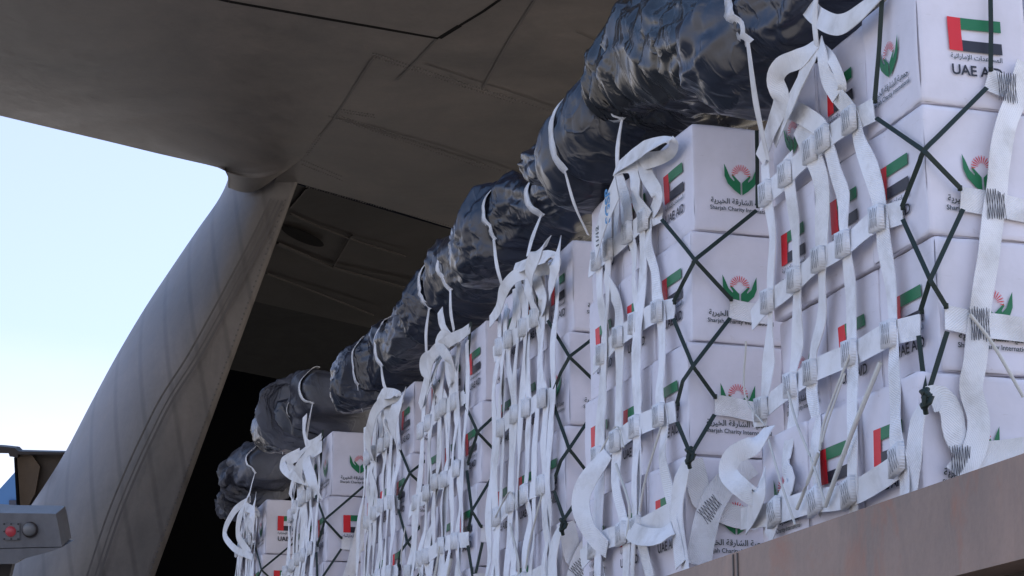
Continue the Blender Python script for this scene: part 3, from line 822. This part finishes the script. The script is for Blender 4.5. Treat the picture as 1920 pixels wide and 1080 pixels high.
for s_ in (s_j, s_j+.035, s_j-3.2, s_j+4, s_j+8):
    mb.box(lp(-.6215, s_, (zt+zb)/2), (.0025, 0, 0), (0, .0035, 0), (0, 0, (zt-zb)/2-.005))
mb.build('rail_joint', M['seamlight'], ldr)
mb = MB()
dk = -5*BH-.09
mb.box(lp(BW*1.2, 5.2, dk-.12), (BW*2.6, 0, 0), (0, 8.2, 0), (0, 0, .10)); mb.build('deck', M['darksteel'], ldr)
mb = MB(); mb.prism([lp(-.50, -3.0, zb+.02), lp(-.50, 13.4, zb+.02), lp(-.50, 13.4, zb-.9), lp(-.50, -3.0, zb-.9)], (.1, 0, 0)); mb.build('chassis_frame', mat('chassis_brown', (.055, .035, .025), .7), ldr)
mb = MB()
for k in range(34): mb.cyl(lp(-.45, -2.7+k*.48, dk), (1, 0, 0), .03, BW*4.2, 12)
mb.build('rollers', M['alu'], ldr, True)['kind'] = 'stuff'
for s_ in (-1.6, 3.2, 8.0, 12.2):
    for r_ in (-.1, 1.5):
        mb = MB(); mb.cyl(lp(r_, s_, -HTOP+.45), (1, 0, 0), .45, .32, 32); mb.build('wheel', M['seam'], ldr, True)
        mb = MB(); mb.box(lp(r_+.16, s_, (dk-.2-HTOP+.6)/2), (.07, 0, 0), (0, .09, 0), (0, 0, (dk-.2+HTOP-.6)/2)); mb.build('support_leg', M['darksteel'], ldr)

# ------------------------------------------------------------------ the aircraft over and behind the row
Z0 = 7.7
air = empty('cargo_aircraft', hitz(558, 345, Z0)*1.0-ZU*Z0, 'dark grey military cargo aircraft tail with open rear cargo bay', 'aircraft')
ao = air.location.copy()
def A(p): return p-ao
# lower edge of the left flank (against the sky) and the crease down the middle of the belly
edge_px = [(429,352),(429,333),(423,321),(408,314),(385,308),(300,288),(200,263),(100,239),(0,215),(-60,200),(-130,183),(-350,128),(-700,-250)]
crease_px = [(520,330),(540,318),(556,306),(566,298),(580,280),(640,205),(700,150),(760,112),(822,66),(930,0),(1010,-70),(1350,-400),(1100,-800)]
def resamp(P, n):
    d = [0]
    for a, b in zip(P[:-1], P[1:]): d.append(d[-1]+(b-a).length)
    out = []
    for k in range(n):
        t_ = d[-1]*k/(n-1); j = 0
        while j < len(d)-2 and d[j+1] < t_: j += 1
        out.append(P[j].lerp(P[j+1], (t_-d[j])/max(1e-9, d[j+1]-d[j])))
    return out
E3 = [hitz(x, y, Z0+.02+.33*min(1, max(0, k-2)/5)) for k, (x, y) in enumerate(edge_px)]
C3 = [hitz(x, y, Z0) for x, y in crease_px]
# pairwise stations, smoothed
st_e = []; st_c = []
for k in range(len(E3)-1):
    for j in range(6):
        st_e.append(E3[k].lerp(E3[k+1], j/6)); st_c.append(C3[k].lerp(C3[k+1], j/6))
st_e.append(E3[-1]); st_c.append(C3[-1])
NU = 24; vs = []; n = len(st_e)
def out_dir(k):
    a = st_e[max(0, k-3)]; b = st_e[min(n-1, k+3)]; d = (b-a); d.z = 0
    o_ = V((-d.y, d.x, 0)).normalized()
    if o_.dot(st_e[k]-st_c[k]) < 0: o_ = -o_
    return o_
NCURL = 14
for k in range(n):
    for j in range(NU+1):
        t_ = j/NU; p = st_c[k].lerp(st_e[k], t_)
        p = p + ZU*(-.10*math.sin(math.pi*t_))
        vs.append(A(p))
    o_ = out_dir(k); R_ = .45*max(.04, min(1.0, (k-22)/16))
    for j in range(1, NCURL+1):
        th = math.pi*.5*j/NCURL
        vs.append(A(st_e[k]+o_*(R_*math.sin(th)*.55)+ZU*(R_*(1-math.cos(th)))))
    vs.append(A(st_e[k]+o_*(R_*.55+.0)+ZU*4.5))
RW = NU+1+NCURL+1
fs = [(k*RW+j, k*RW+j+1, (k+1)*RW+j+1, (k+1)*RW+j) for k in range(n-1) for j in range(RW-1)]
mesh_obj('belly_flank', vs, fs, M['skin'], air, None, True)
# belly to the right of the crease
open_px = [(556,343),(700,383),(870,435),(1000,478),(1200,548),(1500,660)]
O3 = [hitz(x, y, Z0) for x, y in open_px]
far = O3[-1]
poly = [hitz(520,330,Z0), hitz(512,345,Z0)] + O3 + [V((12, far.y, Z0)), V((14, 10.5, Z0)), V((9, 7.5, Z0)), C3[-1]] + C3[::-1][1:-1]
mb = MB(); tri = tessellate_polygon([poly])
mb.add([A(p) for p in poly], [tuple(t_) for t_ in tri], 0)
o = mb.build('belly_skin', M['skin'], air)
# upper body and its sides (thickness), unseen and raised to block the sun
mb = MB(); top = [st_e[-1]+V((0, 0, 4.6)), V((C3[-1].x, C3[-1].y, Z0+4.6)), V((9, 7.5, Z0+4.6)), V((14, 10.5, Z0+4.6)), V((12, 32, Z0+4.6)), V((2, 34, Z0+4.6)), st_e[0]+V((0.3, 0, 4.6))]
mb.prism([A(p) for p in top], (0, 0, .5)); mb.build('unseen_upper_fuselage', M['skin'], air)
mb = MB()
for a, b in ((st_e[-1], C3[-1]), (C3[-1], V((9, 7.5, Z0))), (V((9, 7.5, Z0)), V((14, 10.5, Z0))), (V((14, 10.5, Z0)), V((12, 32, Z0)))):
    mb.add([A(a), A(b), A(b+ZU*4.8), A(a+ZU*4.8)], [(0, 1, 2, 3)])
mb.build('unseen_fuselage_side', M['skin'], air)
# hinged panel, upper part of the picture, with a dark gap round it
gp = [(380,-13),(430,0),(621,34),(820,70),(905,17),(960,-22),(960,-160),(380,-160)]
mb = MB(); mb.prism([A(hitz(x, y, Z0-.115)) for x, y in gp], (0, 0, .05)); mb.build('hinged_panel', M['skin'], air)
mb = MB()
def strip(mb, px, w, z, mi=0):
    P = [hitz(x, y, z) for x, y in px]
    for a, b in zip(P[:-1], P[1:]):
        d = (b-a).normalized(); s_ = V((-d.y, d.x, 0))*w*.5
        mb.add([A(a-s_), A(b-s_), A(b+s_), A(a+s_)], [(0, 1, 2, 3)], mi)
strip(mb, [(370,-11),(430,3),(621,37),(823,72),(862,48)], .045, Z0-.105)
strip(mb, [(862,48),(905,22),(965,-20)], .03, Z0-.105)
mb.build('panel_gap', M['seam'], air)
mb = MB()
for px, w in (([(820,72),(790,105),(745,150)], .02), ([(1003,0),(955,75),(930,120),(905,165)], .02), ([(700,110),(660,170),(625,225),(600,255)], .02),
              ([(690,235),(830,275),(1010,335),(1200,400)], .012), ([(600,212),(760,262),(900,305)], .014), ([(795,120),(950,170),(1150,240)], .014),
              ([(1080,60),(1150,90),(1250,130)], .014)):
    strip(mb, px, w, Z0-.006)
mb.build('panel_seam', M['seamlight'], air)
mb = MB()
def rivets(mb, a, b, n, z, rows=2, gap=7, rr=.011):
    for r_ in range(rows):
        for k in range(n):
            t_ = k/(n-1); x = a[0]+(b[0]-a[0])*t_+r_*1.5; y = a[1]+(b[1]-a[1])*t_+r_*gap
            P = A(hitz(x, y, z)); q = rr*random.uniform(.7, 1.2)
            vs = [P+V((q*math.cos(h), q*math.sin(h), 0)) for h in [i_*math.pi/3 for i_ in range(6)]]+[P-ZU*q*.8]
            mb.add(vs, [(6, i_, (i_+1) % 6) for i_ in range(6)])
rivets(mb, (600,205), (905,308), 60, Z0); rivets(mb, (700,100), (960,185), 48, Z0); rivets(mb, (566,300), (640,330), 18, Z0, 2, 8)
rivets(mb, (575,285), (600,250), 10, Z0, 2, 5); rivets(mb, (640,205), (700,215), 12, Z0, 2, 5); rivets(mb, (960,185), (1190,260), 36, Z0, 1)
rivets(mb, (905,308), (1040,352), 26, Z0, 1); rivets(mb, (575,350), (860,428), 60, Z0, 1)
mb.build('rivets', M['seamlight'], air)['kind'] = 'stuff'
# the near post of the opening: rounded fuselage side
D0 = (hitz(558, 345, Z0)-CAM).dot(FW)
rows = [((427,300),322),((429,330),335),((411,372),372),((372,428),430),((327,494),500),((272,577),580),((218,668),665),((170,757),750),((125,843),835),((88,903),890),((50,960),950),((5,1030),1015),((-60,1130),1100),((-140,1250),1200)]
rows2 = []
for k in range(len(rows)-1):
    for j in range(5):
        t_ = j/5; a, b = rows[k], rows[k+1]
        def cr(g):
            p0 = g(rows[max(0, k-1)]); p1 = g(a); p2 = g(b); p3 = g(rows[min(len(rows)-1, k+2)])
            return .5*(2*p1+(p2-p0)*t_+(2*p0-5*p1+4*p2-p3)*t_*t_+(-p0+3*p1-3*p2+p3)*t_**3)
        rows2.append((cr(lambda r: r[0][0]), cr(lambda r: r[0][1]), cr(lambda r: r[1])))
NV = 26; vs = []; vs_in = []
RC = 1.9
def post_pt(k, v):
    """v 0 at the opening edge, 1 at the silhouette"""
    lx, ly, ry = rows2[k]; rx = 559-.3635*(ry-340)
    x = rx+(lx-rx)*v; y = ry+(ly-ry)*v
    # flat outer half, rolling away towards the silhouette
    q = max(0.0, (v-.25)/.75)
    return at(x, y, D0-.05+RC*(1-math.sqrt(max(0, 1-(q*.995)**2)))*(.35+.65*min(1, k/22)))
for k in range(len(rows2)):
    row = [post_pt(k, math.sin(j/NV*math.pi/2)) for j in range(NV+1)]
    e = row[-1]; bk = (e-CAM).normalized()
    row += [e+bk*1.2+RT*.1, e+bk*2+RT*.2]
    inn = row[0]; vs_in.append(inn); row = [inn+bk*2.0+RT*-.35, inn+bk*.03+RT*-.03] + row
    vs += [A(p) for p in row]
RW = NV+5
fs = [(k*RW+j, k*RW+j+1, (k+1)*RW+j+1, (k+1)*RW+j) for k in range(len(rows2)-1) for j in range(RW-1)]
mesh_obj('fuselage_post', vs, fs, M['pillar'], air, None, True)
def post_xy(x, y):
    """point on the post surface seen at (x, y), nudged outward"""
    best = None
    for k in range(len(rows2)):
        lx, ly, ry = rows2[k]; rx = 559-.3635*(ry-340)
        v = (rx-x)/(rx-lx) if abs(rx-lx) > 1 else 0; yy = ry+(ly-ry)*v
        if best is None or abs(yy-y) < best[0]: best = (abs(yy-y), k, v)
    _, k, v = best; q = max(0.0, (min(v, .98)-.25)/.75)
    dp = D0-.05+RC*(1-math.sqrt(max(0, 1-(q*.995)**2)))*(.35+.65*min(1, k/22))
    return at(x, y, dp-.07)
def poststrip(mb, px, w):
    P = []
    q = crom([(V((x, y, 0)),) for x, y in px], 10)
    P = [post_xy(p[0].x, p[0].y) for p in q]
    vs = []
    for k, p in enumerate(P):
        d = (P[min(k+1, len(P)-1)]-P[max(0, k-1)]).normalized(); s_ = d.cross(FW).normalized()*w*.5
        vs += [A(p-s_), A(p+s_)]
    mb.add(vs, [(2*k, 2*k+1, 2*k+3, 2*k+2) for k in range(len(P)-1)])
M['crease'] = mat('skin_crease', (.150, .138, .130), .5, .4)
M['postseam'] = mat('post_panel_seam', (.095, .085, .08), .6, .3)
mb = MB()
main = [(508,372),(470,450),(430,525),(395,590),(350,670),(302,745),(268,812),(233,888),(198,975),(160,1090)]
for dx, w in ((0, .018), (14, .014), (22, .022)): poststrip(mb, [(x+dx, y+dx*.2) for x, y in main], w)
mb.build('panel_seam', M['postseam'], air)
mb = MB()
for k in range(70):
    t_ = k/69
    x = 545-.3635*(t_*700)-10; y = 375+t_*700
    P = post_xy(x, y); q = .010
    vs = [A(P+RT*q*math.cos(h)+UP*q*math.sin(h)) for h in [i_*math.pi/3 for i_ in range(6)]]+[A(P-FW*q*.5)]
    mb.add(vs, [(6, i_, (i_+1) % 6) for i_ in range(6)])
mb.build('rivets', M['seamlight'], air)['kind'] = 'stuff'
# cargo bay behind the opening
ed = (O3[2]-O3[0]).normalized(); dp = V((O3[0].x, O3[0].y, 0)).normalized()      # into the bay
b0 = O3[0]-ed*.1; b1 = O3[0]+ed*14
zc = Z0+.10
vs = []; NB = 26
def zcl(d_): t_ = min(1.0, max(0.0, d_/11)); return zc-.9*t_*t_
for k in range(NB+1):
    y = 343+(900-343)*(k/NB)**1.5; x = 559-.3635*(y-340)-10; z = zc
    for _ in range(8): P = hitz(x, y, z); z = zcl((P-b0).dot(dp))
    d_ = (P-b0).dot(dp); R_ = b1+dp*d_
    vs += [A(P), A(V((R_.x, R_.y, z)))]
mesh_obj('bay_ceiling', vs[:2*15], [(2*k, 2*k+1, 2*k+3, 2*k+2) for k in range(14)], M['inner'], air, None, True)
mesh_obj('ceiling_shade_panel', vs[28:2*20], [(2*k, 2*k+1, 2*k+3, 2*k+2) for k in range(5)], M['inner_shade'], air, None, True)  # deeper stretch of the same ceiling, its shade painted in
mb = MB()
bz0 = 1.9
wl0 = O3[0]-ed*.6+dp*.3; wl1 = wl0+dp*11-ed*1.0; wr1 = b1+dp*11
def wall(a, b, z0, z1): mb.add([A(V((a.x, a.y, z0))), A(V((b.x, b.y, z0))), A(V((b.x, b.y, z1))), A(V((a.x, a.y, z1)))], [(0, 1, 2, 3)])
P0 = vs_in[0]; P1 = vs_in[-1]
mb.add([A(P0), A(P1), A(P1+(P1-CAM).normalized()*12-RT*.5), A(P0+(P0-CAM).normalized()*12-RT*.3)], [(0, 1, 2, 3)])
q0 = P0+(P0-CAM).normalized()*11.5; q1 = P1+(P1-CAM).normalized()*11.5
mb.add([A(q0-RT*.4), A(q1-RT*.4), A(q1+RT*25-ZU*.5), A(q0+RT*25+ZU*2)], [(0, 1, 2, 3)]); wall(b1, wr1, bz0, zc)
q = O3[0]+RT*-4; mb.add([A(V((p.x, p.y, 2.1))) for p in (q+dp*1.0, b1+dp*1.0, wr1, q+dp*12)], [(0, 1, 2, 3)])  # unseen floor added to keep ground light off the ceiling
mb.build('bay_wall_and_added_floor', M['void'], air)
def oncell(x, y):
    d = ray(x, y); z = zc
    for _ in range(8):
        P = hitz(x, y, z-.008); dd = (P-b0).dot(dp); t_ = max(0, dd/11); z = zc-.9*t_*t_
    return P
mb = MB()
def ribs(px, w):
    P = [oncell(x, y) for x, y in px]
    for a, b in zip(P[:-1], P[1:]):
        d = (b-a).normalized(); s_ = V((-d.y, d.x, 0))*w*.5
        mb.add([A(a-s_), A(b-s_), A(b+s_), A(a+s_), A(a-s_-ZU*.015), A(b-s_-ZU*.015), A(b+s_-ZU*.015), A(a+s_-ZU*.015)], [(0,1,2,3),(4,5,6,7),(0,1,5,4),(3,2,6,7)])
ribs([(520,455),(620,500),(780,545),(900,590)], .05); ribs([(545,400),(600,425),(680,455),(760,480)], .02); ribs([(500,512),(600,550),(700,590)], .02)
ribs([(660,440),(625,500)], .02)
ribs([(575,352),(545,388)], .02)
mb.build('ceiling_rib', M['rib'], air)
mb = MB()
c0 = oncell(568, 440); vs = []
e1 = oncell(607, 457)-c0; e2 = oncell(560, 455)-c0
vs = [A(c0+e1*math.cos(h)+e2*math.sin(h)*.62-ZU*.02) for h in [i_*math.pi/14 for i_ in range(28)]]
mb.add(vs, [tuple(range(28))]); mb.build('ceiling_hole', M['seam'], air)
# dark lip along the top of the opening
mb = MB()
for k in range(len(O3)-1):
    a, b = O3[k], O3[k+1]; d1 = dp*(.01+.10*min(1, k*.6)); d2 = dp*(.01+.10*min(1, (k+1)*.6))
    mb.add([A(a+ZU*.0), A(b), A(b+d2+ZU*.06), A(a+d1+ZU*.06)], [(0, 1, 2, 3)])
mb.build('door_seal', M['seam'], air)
# light housing low on the left
hz_ = 15.0
def hp(x, y, d=0): return at(x, y, hz_+d)
hs = empty('light_housing', at(20, 1030, hz_), 'grey metal light housing with red lamp and round lens at lower left', 'light')
ho = hs.location.copy()
mb = MB()
front = [(-140,950),(6,962),(92,963),(104,964),(107,975),(115,1018),(116,1025),(-140,1031)]
mb.prism([hp(x, y)-ho for x, y in front], FW*.55+RT*-.05)
mb.prism([hp(x, y)-ho for x, y in [(-140,1032.5),(115,1026.5),(95,1034),(36,1050),(30,1057),(-140,1060)]], FW*.45)
mb.build('case', M['housing'], hs)
mb = MB(); mb.box(hp(22, 996)-ho-FW*.008, RT*.062, UP*.062, FW*.008)
mb.build('mounting_plate', M['housing'], hs)
mb = MB()
for a in (-1, 0, 1):
    for b in (-1, 0, 1):
        if a or b: mb.cyl(hp(22+a*13, 996+b*14)-ho-FW*.016, -FW, .0065, .004, 8)
mb.build('screw', M['screw'], hs)
def dome(c, r, h, m_, name):
    mb = MB(); vs = []; n_ = 24
    for j in range(7):
        t_ = j/6*math.pi/2
        for k in range(n_):
            a = 2*math.pi*k/n_; vs.append(c+(RT*math.cos(a)+UP*math.sin(a))*r*math.cos(t_)-FW*h*math.sin(t_))
    mb.add(vs, [(j*n_+k, j*n_+(k+1) % n_, (j+1)*n_+(k+1) % n_, (j+1)*n_+k) for j in range(6) for k in range(n_)])
    mb.build(name, m_, hs, True)
dome(hp(21, 996)-ho-FW*.016, .040, .03, M['lamp_red'], 'red_lamp')
mb = MB(); mb.cyl(hp(57, 993)-ho+FW*.01, -FW, .058, .03, 32); mb.build('lens_rim', M['darksteel'], hs, True)
dome(hp(56, 992)-ho-FW*.018, .05, .035, M['lens'], 'round_lens')
mb = MB(); mb.box(at(8, 1080, hz_+.4)-ho, RT*.05, UP*.16+RT*.04, FW*.05); mb.build('bracket', M['darksteel'], hs)
# open door leaf behind the post
dr = empty('open_side_door', at(60, 950, 22), 'brown open door leaf with dark hinge arm behind the aircraft side', 'aircraft door')
do = dr.location.copy()
mb = MB()
mb.prism([at(x, y, 22)-do for x, y in [(27,853),(60,850),(112,849),(240,852),(240,980),(34,980),(33,950),(29,900)]], FW*.12); mb.build('door_leaf', M['panelbrown'], dr)
mb = MB(); mb.prism([at(x, y, 21.9)-do for x, y in [(27,850),(60,853),(75,875),(66,925),(50,955),(40,985),(34,985),(30,900)]], FW*.05); mb.build('inner_lining', paint('door_lining_paint', (.17, .115, .07), .65), dr)
mb = MB(); mb.prism([at(x, y, 21.8)-do for x, y in [(-200,828),(0,837),(28,840),(34,846),(115,848),(240,848),(240,853),(33,852),(33,858),(18,856),(16,850),(-200,846)]], FW*.2); mb.build('hinge_arm', M['darksteel'], dr)
mb = MB(); mb.prism([at(x, y, 21.8)-do for x, y in [(26,858),(30,858),(36,950),(31,950)]], FW*.05); mb.build('edge_seal', M['seam'], dr)
# tail fin of another aircraft far off
fn = empty('parked_airliner', at(-60, 1100, 160), 'distant blue tail fin of a parked airliner at the left edge', 'aircraft')
fo = fn.location.copy()
mb = MB(); mb.prism([at(x, y, 160)-fo for x, y in [(40,872),(120,872),(140,1000),(-120,1020),(-60,980),(0,916)]], FW*.8); mb.build('tail_fin', M['fin'], fn)
mb = MB(); mb.prism([at(x, y, 159.8)-fo for x, y in [(17,938),(30,938),(30,951),(17,951)]], FW*.1); mb.build('fin_mark', M['finmark'], fn)
mb = MB(); a = at(-300, 1150, 170)-fo; mb.cyl(a, RT, 2.0, 26, 24); mb.build('fuselage', mat('airliner_white', (.7,.7,.72), .4), fn, True)

# ------------------------------------------------------------------ ground
g = mesh_obj('ground', [(-2500,-2500,0),(2500,-2500,0),(2500,2500,0),(-2500,2500,0)], [(0,1,2,3)], M['ground']); g['kind'] = 'structure'
g['label'] = 'pale concrete apron'

# ------------------------------------------------------------------ light
SUN_AZ = math.radians(62)      # clockwise from +Y (view direction)
SUN_EL = math.radians(36)
w = bpy.data.worlds.new('World'); SC.world = w; w.use_nodes = True
nt = w.node_tree; bg = nt.nodes['Background']
sky = nt.nodes.new('ShaderNodeTexSky'); sky.sky_type = 'NISHITA'; sky.sun_disc = False
sky.sun_elevation = SUN_EL; sky.sun_rotation = SUN_AZ
sky.air_density = 1.0; sky.dust_density = 1.2; sky.ozone_density = 3.0; sky.altitude = 50
tc = nt.nodes.new('ShaderNodeTexCoord'); mp = nt.nodes.new('ShaderNodeMapping'); mp.inputs['Scale'].default_value = (1, 1, 3.2)
nz = nt.nodes.new('ShaderNodeTexNoise'); nz.inputs['Scale'].default_value = 3.2; nz.inputs['Detail'].default_value = 8; nz.inputs['Roughness'].default_value = .6
nt.links.new(tc.outputs['Generated'], mp.inputs[0]); nt.links.new(mp.outputs[0], nz.inputs['Vector'])
sep = nt.nodes.new('ShaderNodeSeparateXYZ'); nt.links.new(tc.outputs['Generated'], sep.inputs[0])
mr = nt.nodes.new('ShaderNodeMapRange'); mr.inputs['From Min'].default_value = .25; mr.inputs['From Max'].default_value = .15; mr.inputs['To Min'].default_value = 0; mr.inputs['To Max'].default_value = .8
nt.links.new(sep.outputs[2], mr.inputs['Value'])
m2 = nt.nodes.new('ShaderNodeMath'); m2.operation = 'ADD'; m0 = nt.nodes.new('ShaderNodeMath'); m0.operation = 'MULTIPLY'; m0.inputs[1].default_value = .45; nt.links.new(nz.outputs['Fac'], m0.inputs[0]); nt.links.new(m0.outputs[0], m2.inputs[0]); nt.links.new(mr.outputs[0], m2.inputs[1])
m3 = nt.nodes.new('ShaderNodeMapRange'); m3.inputs['From Min'].default_value = .30; m3.inputs['From Max'].default_value = 1.15
nt.links.new(m2.outputs[0], m3.inputs['Value'])
mx = nt.nodes.new('ShaderNodeMix'); mx.data_type = 'RGBA'; mx.inputs[7].default_value = (3.0, 2.95, 3.2, 1)
nt.links.new(m3.outputs[0], mx.inputs['Factor']); mt = nt.nodes.new('ShaderNodeMix'); mt.data_type = 'RGBA'; mt.inputs['Factor'].default_value = .38; mt.inputs[7].default_value = (1.75, 1.80, 2.7, 1); nt.links.new(sky.outputs[0], mt.inputs[6]); nt.links.new(mt.outputs[2], mx.inputs[6]); mlo = nt.nodes.new('ShaderNodeMapRange'); mlo.inputs['From Min'].default_value = .6; mlo.inputs['From Max'].default_value = .35; mlo.inputs['To Min'].default_value = 0; mlo.inputs['To Max'].default_value = .6; nt.links.new(sep.outputs[2], mlo.inputs['Value']); nt.links.new(mlo.outputs[0], mt.inputs['Factor']); nt.links.new(mx.outputs[2], bg.inputs['Color'])
bg.inputs['Strength'].default_value = .10
sd = bpy.data.lights.new('sun', 'SUN'); sd.energy = 3.2; sd.angle = math.radians(.5); sd.color = (1, .95, .88)
so = bpy.data.objects.new('sun', sd); COL.objects.link(so)
sdir = V((math.sin(SUN_AZ)*math.cos(SUN_EL), math.cos(SUN_AZ)*math.cos(SUN_EL), math.sin(SUN_EL)))
so.rotation_euler = sdir.to_track_quat('Z', 'Y').to_euler(); so.location = sdir*60
vsn = SC.view_settings; vsn.view_transform = 'Standard'; vsn.look = 'None'; vsn.exposure = 2.05; vsn.gamma = 1
SC.render.film_transparent = False
